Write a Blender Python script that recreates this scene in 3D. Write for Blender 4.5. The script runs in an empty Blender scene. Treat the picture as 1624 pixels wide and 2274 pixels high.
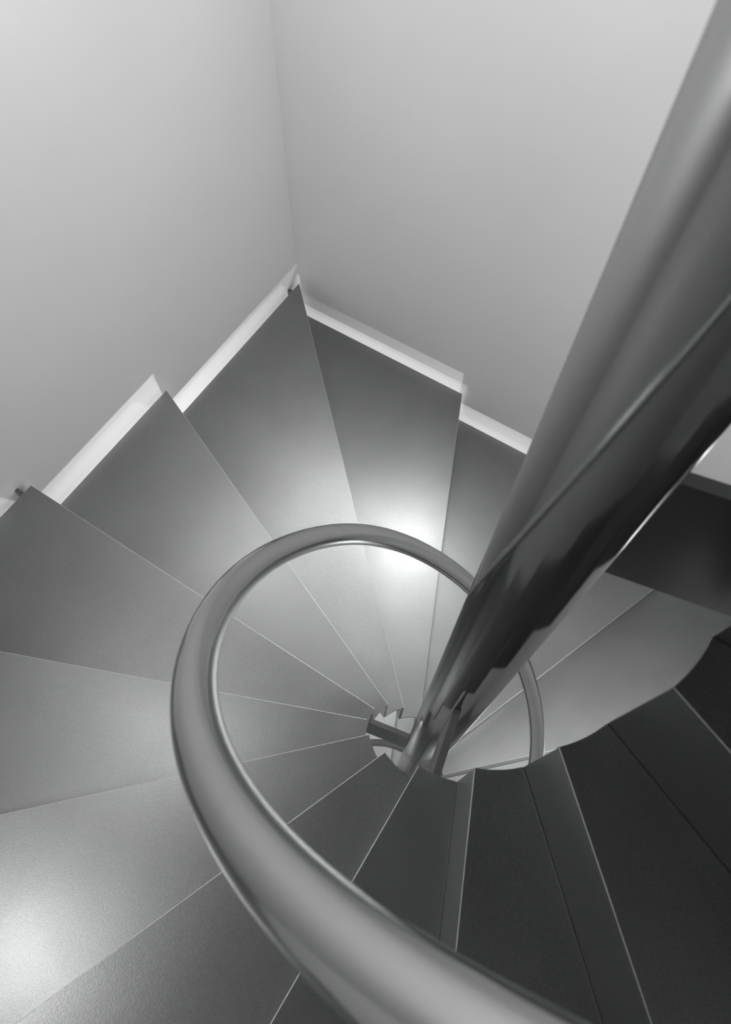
import bpy, bmesh, math, random
from mathutils import Vector, Matrix

random.seed(7)
scene = bpy.context.scene
COL = scene.collection

# ------------------------------------------------------------------ camera
W_PX, F_PX = 1624.0, 1572.5174
cam_data = bpy.data.cameras.new('camera')
cam_data.sensor_fit = 'HORIZONTAL'
cam_data.sensor_width = 36.0
cam_data.lens = F_PX / W_PX * 36.0
cam_data.shift_x = 31.13 / W_PX
cam_data.shift_y = -10.17 / W_PX
cam_data.clip_start = 0.02
cam_data.dof.use_dof = True
cam_data.dof.focus_distance = 1.9
cam_data.dof.aperture_fstop = cam_data.lens / 2.7
cam = bpy.data.objects.new('camera', cam_data)
COL.objects.link(cam)
CAM = Vector((-0.009241, -0.320428, 1.154538))
rot = (Matrix.Rotation(0.5884935, 4, 'Z') @ Matrix.Rotation(0.4615978, 4, 'X')
       @ Matrix.Rotation(-0.0153594, 4, 'Z'))
cam.matrix_world = Matrix.Translation(CAM) @ rot
scene.camera = cam

# ------------------------------------------------------------------ world, lamps, exposure
world = bpy.data.worlds.new('world')
world.use_nodes = True
world.node_tree.nodes['Background'].inputs['Color'].default_value = (1, 1, 1, 1)
world.node_tree.nodes['Background'].inputs['Strength'].default_value = 0.0
scene.world = world

def area_light(loc, facing, power, sx=0.22, sy=0.14, spread=95.0):
    d = bpy.data.lights.new('unseen_area_light', 'AREA')  # unseen area light without a fixture, placed for the light it gives
    d.shape = 'RECTANGLE'
    d.size, d.size_y = sx, sy
    d.energy = power
    d.spread = math.radians(spread)
    o = bpy.data.objects.new('unseen_area_light', d)
    o.location = loc
    o.rotation_euler = Vector(facing).to_track_quat('-Z', 'Z').to_euler()
    COL.objects.link(o)

def omni(loc, power, radius=0.12):
    d = bpy.data.lights.new('added_fill_light', 'POINT')  # unseen fill without a fixture, added to brighten walls and steps
    d.energy = power
    d.shadow_soft_size = radius
    o = bpy.data.objects.new('added_fill_light', d)
    o.location = loc
    COL.objects.link(o)

# unseen lamps down the flight by quarter turns; first two added to brighten steps
area_light((-1.22, 1.18, 0.50), (0.35, -0.30, -0.88), 0.6, 0.35, 0.30, 95.0)
area_light((-1.30, 0.62, 0.75), (0.40, -0.15, -0.88), 0.6, 0.35, 0.30, 95.0)
area_light((-0.88, -1.28, 1.22), (0.25, 0.38, -0.88), 1.15, 0.40, 0.20)
for k, (x, y) in enumerate(((-0.68, 1.37), (1.36, 0.75), (0.75, -1.36), (-1.36, -0.75), (-0.75, 1.36), (1.36, 0.75))):
    if k == 1:
        area_light((1.36, 0.62, -1.00), (-0.55, -0.25, -0.80), 6.0)
        continue
    area_light((x, y, 0.36 - 0.72 * k), (-0.35 * x, -0.45 * y, -0.80), 1.8 if k == 0 else 1.6, spread=75.0)
# small unseen uplights added under the flight: their light leaks through the slot between steps and walls
area_light((-0.90, 0.40, -2.05), (-0.12, 0.05, 1.0), 8.0, 0.05, 0.05, 120.0)
area_light((-0.40, 0.90, -2.50), (0.05, 0.12, 1.0), 5.5, 0.05, 0.05, 120.0)
# added wash lights without fixtures: they brighten the walls, not the steps
area_light((-0.35, 0.35, 1.15), (-0.62, 0.78, -0.45), 4.6, 0.2, 0.2, 150.0)
area_light((-0.45, -0.25, 1.25), (-1.0, 0.35, -0.4), 3.0, 0.2, 0.2, 150.0)
for p_, e_ in (((-1.00, -0.35, 1.35), 10), ((-0.55, 0.75, 1.25), 5.5), ((0.75, 0.40, 0.30), 21), ((-0.70, -0.45, -1.70), 5), ((-0.45, 0.70, -2.40), 4), ((0.75, 0.40, -3.10), 4)):
    omni(p_, e_, 0.30 if p_[0] == 0.75 else 0.14)

vs = scene.view_settings
vs.view_transform = 'Standard'
vs.look = 'None'
vs.exposure = 0.0
vs.gamma = 1.0
vs.use_curve_mapping = False

# ------------------------------------------------------------------ materials
def new_mat(name):
    m = bpy.data.materials.new(name)
    m.use_nodes = True
    nt = m.node_tree
    return m, nt, nt.nodes['Principled BSDF']

def noise(nt, scale, detail=4.0, rough=0.55):
    tc = nt.nodes.new('ShaderNodeTexCoord')
    n = nt.nodes.new('ShaderNodeTexNoise')
    n.inputs['Scale'].default_value = scale
    n.inputs['Detail'].default_value = detail
    n.inputs['Roughness'].default_value = rough
    nt.links.new(tc.outputs['Object'], n.inputs['Vector'])
    return n

def ramp(nt, src, lo, hi, p0=0.3, p1=0.7):
    r = nt.nodes.new('ShaderNodeMapRange')
    r.inputs['From Min'].default_value = p0
    r.inputs['From Max'].default_value = p1
    r.inputs['To Min'].default_value = lo
    r.inputs['To Max'].default_value = hi
    nt.links.new(src, r.inputs['Value'])
    return r.outputs['Result']

def grey(nt, val_socket, tint=(1.0, 1.0, 1.0)):
    c = nt.nodes.new('ShaderNodeCombineColor')
    for i, k in enumerate(('Red', 'Green', 'Blue')):
        mth = nt.nodes.new('ShaderNodeMath')
        mth.operation = 'MULTIPLY'
        mth.inputs[1].default_value = tint[i]
        nt.links.new(val_socket, mth.inputs[0])
        nt.links.new(mth.outputs[0], c.inputs[k])
    return c.outputs['Color']

def bump(nt, bsdf, src, strength, dist):
    b = nt.nodes.new('ShaderNodeBump')
    b.inputs['Strength'].default_value = strength
    b.inputs['Distance'].default_value = dist
    nt.links.new(src, b.inputs['Height'])
    nt.links.new(b.outputs['Normal'], bsdf.inputs['Normal'])

def steel(name, base, rough, mottle=0.12, grain=0.0, r_var=0.05, mscale=3.0):
    m, nt, b = new_mat(name)
    big = noise(nt, mscale, 5.0)
    val = ramp(nt, big.outputs['Fac'], base * (1 - mottle), base * (1 + mottle))
    if grain:
        fine = ramp(nt, noise(nt, 520.0, 2.0).outputs['Fac'], 0.86, 1.14)
        mul = nt.nodes.new('ShaderNodeMath')
        mul.operation = 'MULTIPLY'
        nt.links.new(val, mul.inputs[0])
        nt.links.new(fine, mul.inputs[1])
        val = mul.outputs[0]
    nt.links.new(grey(nt, val, (0.985, 1.0, 0.993)), b.inputs['Base Color'])
    b.inputs['Metallic'].default_value = 1.0
    nt.links.new(ramp(nt, noise(nt, mscale * 2.3, 4.0).outputs['Fac'], rough - r_var, rough + r_var),
                 b.inputs['Roughness'])
    if grain:
        bump(nt, b, noise(nt, 420.0, 2.0).outputs['Fac'], grain, 0.0004)
    return m

m_wall, nt, b = new_mat('white_wall_paint')
nt.links.new(grey(nt, ramp(nt, noise(nt, 2.0).outputs['Fac'], 0.78, 0.81), (1.0, 1.0, 1.0)), b.inputs['Base Color'])
b.inputs['Roughness'].default_value = 0.85
bump(nt, b, noise(nt, 160.0, 6.0).outputs['Fac'], 0.12, 0.001)

m_floor, nt, b = new_mat('pale_floor')
nt.links.new(grey(nt, ramp(nt, noise(nt, 3.0).outputs['Fac'], 0.58, 0.64)), b.inputs['Base Color'])
b.inputs['Roughness'].default_value = 0.6

m_step = steel('dark_satin_steel', 0.31, 0.36, 0.08, 0.3, 0.015, 3.0)
m_arm = steel('dark_arm_steel', 0.20, 0.40, 0.10)
m_pole = steel('polished_dark_steel', 0.28, 0.13, 0.05, 0.0, 0.02, 2.0)
m_rail = steel('brushed_stainless_steel', 0.53, 0.14, 0.05, 0.0, 0.02, 4.0)
m_edge = steel('bright_edge_steel', 0.62, 0.55, 0.10, 0.0, 0.05, 60.0)

# ------------------------------------------------------------------ mesh helpers
def link_mesh(name, bm, mat, parent=None, smooth=False):
    bmesh.ops.recalc_face_normals(bm, faces=bm.faces[:])
    me = bpy.data.meshes.new(name)
    bm.to_mesh(me)
    bm.free()
    me.materials.append(mat)
    if smooth:
        for p in me.polygons:
            p.use_smooth = True
    o = bpy.data.objects.new(name, me)
    COL.objects.link(o)
    if parent is not None:
        o.parent = parent
    return o

def add_prism(bm, pts, z0, z1, bev=0.0, bright=None):
    lo = [bm.verts.new((x, y, z0)) for x, y in pts]
    hi = [bm.verts.new((x, y, z1)) for x, y in pts]
    n = len(pts)
    fs = [bm.faces.new(lo[::-1]), bm.faces.new(hi)]
    for i in range(n):
        j = (i + 1) % n
        fs.append(bm.faces.new((lo[i], lo[j], hi[j], hi[i])))
    if bev:
        # long rims first; the rim over `bright` (nosing side) keeps its own brighter edge material
        res = bmesh.ops.bevel(bm, geom=[bm.edges.get((hi[i], hi[(i + 1) % n])) for i in range(n)],
                              offset=bev, segments=2, profile=0.6, affect='EDGES')
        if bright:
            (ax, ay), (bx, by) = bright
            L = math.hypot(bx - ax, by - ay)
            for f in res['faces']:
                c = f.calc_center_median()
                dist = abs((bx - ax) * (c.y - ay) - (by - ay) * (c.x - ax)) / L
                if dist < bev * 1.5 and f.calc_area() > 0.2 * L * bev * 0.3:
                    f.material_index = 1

def add_tube(bm, path, r, seg=32, caps=True):
    rings = []
    n = len(path)
    for i, P in enumerate(path):
        T = (path[min(i + 1, n - 1)] - path[max(i - 1, 0)]).normalized()
        s = T.cross(Vector((0, 0, 1))).normalized()
        u = s.cross(T).normalized()
        rings.append([bm.verts.new(P + r * (math.cos(2 * math.pi * k / seg) * s + math.sin(2 * math.pi * k / seg) * u))
                      for k in range(seg)])
    for a, b_ in zip(rings[:-1], rings[1:]):
        for k in range(seg):
            bm.faces.new((a[k], a[(k + 1) % seg], b_[(k + 1) % seg], b_[k]))
    if caps:
        bm.faces.new(rings[0][::-1])
        bm.faces.new(rings[-1])

# ------------------------------------------------------------------ stair geometry
RISE = 0.18
ALPHA = 0.39168463
TH3 = -1.57150731
R_IN = 0.15972
R_POLE = 0.05223
X_L, X_R = -1.3804, 1.3804          # outer edges of the steps
Y_N, Y_S = 1.3653, -1.3653
GAP = 0.034                          # slot between steps and walls
N_TOP, N_BOT = -12, 30
Z_FLOOR = -(N_BOT + 1 - 3) * RISE
Z_CEIL = 3.30
PLATE = 0.008

def az(n):
    return TH3 - (n - 3) * ALPHA

def level(n):
    return -(n - 3) * RISE

def on_square(a):
    c, s = math.cos(a), math.sin(a)
    tx = (X_R if c > 0 else X_L) / c if abs(c) > 1e-9 else 1e9
    ty = (Y_N if s > 0 else Y_S) / s if abs(s) > 1e-9 else 1e9
    t = min(tx, ty)
    return Vector((c * t, s * t))

CORNERS = [math.atan2(y, x) for x, y in ((X_R, Y_N), (X_L, Y_N), (X_L, Y_S), (X_R, Y_S))]

def corner_snap(a):
    for c in CORNERS:
        d = (a - c + math.pi) % (2 * math.pi) - math.pi
        if abs(d) < math.radians(1.6):
            return a - d
    return a

# ------------------------------------------------------------------ room shell
def box_bm(x0, x1, y0, y1, z0, z1):
    bm = bmesh.new()
    add_prism(bm, [(x0, y0), (x1, y0), (x1, y1), (x0, y1)], z0, z1)
    return bm

def structure(name, bm, mat):
    o = link_mesh(name, bm, mat)
    o['kind'] = 'structure'
    return o

wx0, wx1, wy0, wy1 = X_L - GAP, X_R + GAP, Y_S - GAP, Y_N + GAP
T = 0.15
structure('wall_left', box_bm(wx0 - T, wx0, wy0 - T, wy1 + T, Z_FLOOR, Z_CEIL), m_wall)
structure('wall_back', box_bm(wx0, wx1, wy1, wy1 + T, Z_FLOOR, Z_CEIL), m_wall)
structure('wall_right', box_bm(wx1, wx1 + T, wy0 - T, wy1 + T, Z_FLOOR, Z_CEIL), m_wall)
structure('wall_front', box_bm(wx0, wx1, wy0 - T, wy0, Z_FLOOR, Z_CEIL), m_wall)
structure('floor', box_bm(wx0 - T, wx1 + T, wy0 - T, wy1 + T, Z_FLOOR - 0.2, Z_FLOOR), m_floor)
structure('ceiling', box_bm(wx0 - T, wx1 + T, wy0 - T, wy1 + T, Z_CEIL, Z_CEIL + 0.2), m_wall)

# ------------------------------------------------------------------ the staircase
stair = bpy.data.objects.new('spiral_staircase', None)
stair.location = (0, 0, 0)
stair['label'] = 'dark satin steel spiral staircase winding down round a polished pole between white walls'
stair['category'] = 'staircase'
COL.objects.link(stair)

bm = bmesh.new()
n_seg = 96
lo = [bm.verts.new((R_POLE * math.cos(2 * math.pi * k / n_seg), R_POLE * math.sin(2 * math.pi * k / n_seg), Z_FLOOR)) for k in range(n_seg)]
hi = [bm.verts.new((v.co.x, v.co.y, Z_CEIL)) for v in lo]
for k in range(n_seg):
    j = (k + 1) % n_seg
    bm.faces.new((lo[k], lo[j], hi[j], hi[k]))
bm.faces.new(lo[::-1]); bm.faces.new(hi)
pole = link_mesh('central_pole', bm, m_pole, stair, True)

for n in range(N_TOP, N_BOT + 1):
    z = level(n)
    a0 = corner_snap(az(n))                  # nosing
    a1 = corner_snap(az(n - 1))              # riser of the step above
    p_out0, p_out1 = on_square(a0), on_square(a1)
    arc = [(R_IN * math.cos(a1 + (a0 - a1) * k / 14), R_IN * math.sin(a1 + (a0 - a1) * k / 14)) for k in range(15)]
    ring = [tuple(p_out0), tuple(p_out1)] + arc
    bm = bmesh.new()
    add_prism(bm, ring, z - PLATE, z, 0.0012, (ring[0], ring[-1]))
    step = link_mesh('step', bm, m_step, stair)
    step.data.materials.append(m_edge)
    # riser: folded plate hanging under the nosing, behind the nosing line
    u0 = Vector((math.cos(a0), math.sin(a0)))
    back = Vector((-u0.y, u0.x))             # uphill side
    d_out = p_out0.length
    A, B = u0 * (R_IN + 0.0005), u0 * (d_out - 0.002)
    t0, t1 = 0.0006, PLATE
    # keep the outer end of the plate inside the step outline
    q = on_square(a0 + t1 / d_out * 1.2)
    dq = min(d_out - 0.002, q.dot(u0) - 0.002)
    pts = [tuple(A + back * t0), tuple(B + back * t0), tuple(u0 * dq + back * t1), tuple(A + back * t1)]
    bm = bmesh.new()
    add_prism(bm, pts, z - RISE - PLATE + 0.0005, z - PLATE)
    link_mesh('riser', bm, m_step, step)
    # small plate that fixes the step to the wall
    if n % 4 in (2, 0):
        continue
    drop = 0.0 if n % 4 == 3 else 0.018
    e = p_out1 - p_out0
    e.normalize()
    if abs(p_out0.x - p_out1.x) < 1e-4:      # outer edge along a side wall
        nrm = Vector((1 if p_out0.x > 0 else -1, 0))
    else:
        nrm = Vector((0, 1 if p_out0.y > 0 else -1))
    base = p_out0 + e * 0.034
    w2, t2 = e * 0.006, nrm
    c0, c1 = base - nrm * (0.10 if n % 4 == 3 else 0.02), base + nrm * (GAP - 0.0002)
    pts = [tuple(c0 - w2), tuple(c1 - w2), tuple(c1 + w2), tuple(c0 + w2)]
    bm = bmesh.new()
    add_prism(bm, pts, z - PLATE - 0.050, z - PLATE - drop)
    link_mesh('wall_bracket', bm, m_arm, step)
    # radial plates that carry every fourth step on the pole
    if n % 4 == 3:
        am = 0.5 * (a0 + a1)
        u = Vector((math.cos(am), math.sin(am)))
        v = Vector((-u.y, u.x)) * 0.006
        r0, r1 = R_POLE - 0.0015, 1.25
        pts = [tuple(u * r0 - v), tuple(u * r1 - v), tuple(u * r1 + v), tuple(u * r0 + v)]
        bm = bmesh.new()
        add_prism(bm, pts, z - RISE, z - PLATE)
        link_mesh('support_arm', bm, m_arm, step)

# handrail: steel tube on a helix around the pole
K0, KD = 1.0, 1.5
RK = [0.3383, 0.3482, 0.3523, 0.3499, 0.3514, 0.3575, 0.3514, 0.3467, 0.3503, 0.3562, 0.3614]
ZK = [-0.0343, -0.0317, -0.0274, -0.0233, -0.0126, -0.0024, -0.0011, -0.0013, -0.0002, 0.0014, 0.0029]
Z_RAIL = 0.823838

def cr(v, t):
    u = (t - K0) / KD
    k = max(0, min(len(v) - 2, int(math.floor(u))))
    f = max(0.0, min(1.0, u - k))
    a, b_, c, d = v[max(k - 1, 0)], v[k], v[k + 1], v[min(k + 2, len(v) - 1)]
    return .5 * (2 * b_ + (c - a) * f + (2 * a - 5 * b_ + 4 * c - d) * f * f + (3 * b_ - a - 3 * c + d) * f ** 3)

def rail_point(t):
    r, dz = cr(RK, t), cr(ZK, t)
    if t > 14:
        w = min(1.0, (t - 14) / 2)
        r = r * (1 - w) + 0.352 * w
    if t < 1.5:
        w = min(1.0, (1.5 - t) / 2)
        r = r * (1 - w) + 0.352 * w
    th = -math.pi / 2 - (t - 3) * math.pi / 8
    return Vector((r * math.cos(th), r * math.sin(th), Z_RAIL - (t - 3) * RISE + dz))

path = []
t = -9.0
while t <= 29.0:
    path.append(rail_point(t))
    t += 0.05
bm = bmesh.new()
add_tube(bm, path, 0.021, 40)
rail = link_mesh('handrail', bm, m_rail, stair, True)
rail['label'] = 'lighter satin stainless steel tube'
pole['label'] = 'polished dark steel column'
# faint welded joint ring on the rail
bm = bmesh.new()
add_tube(bm, [rail_point(7.80 + 0.01 * k) for k in range(6)], 0.02110, 40, False)
link_mesh('weld_seam', bm, m_rail, rail, True)
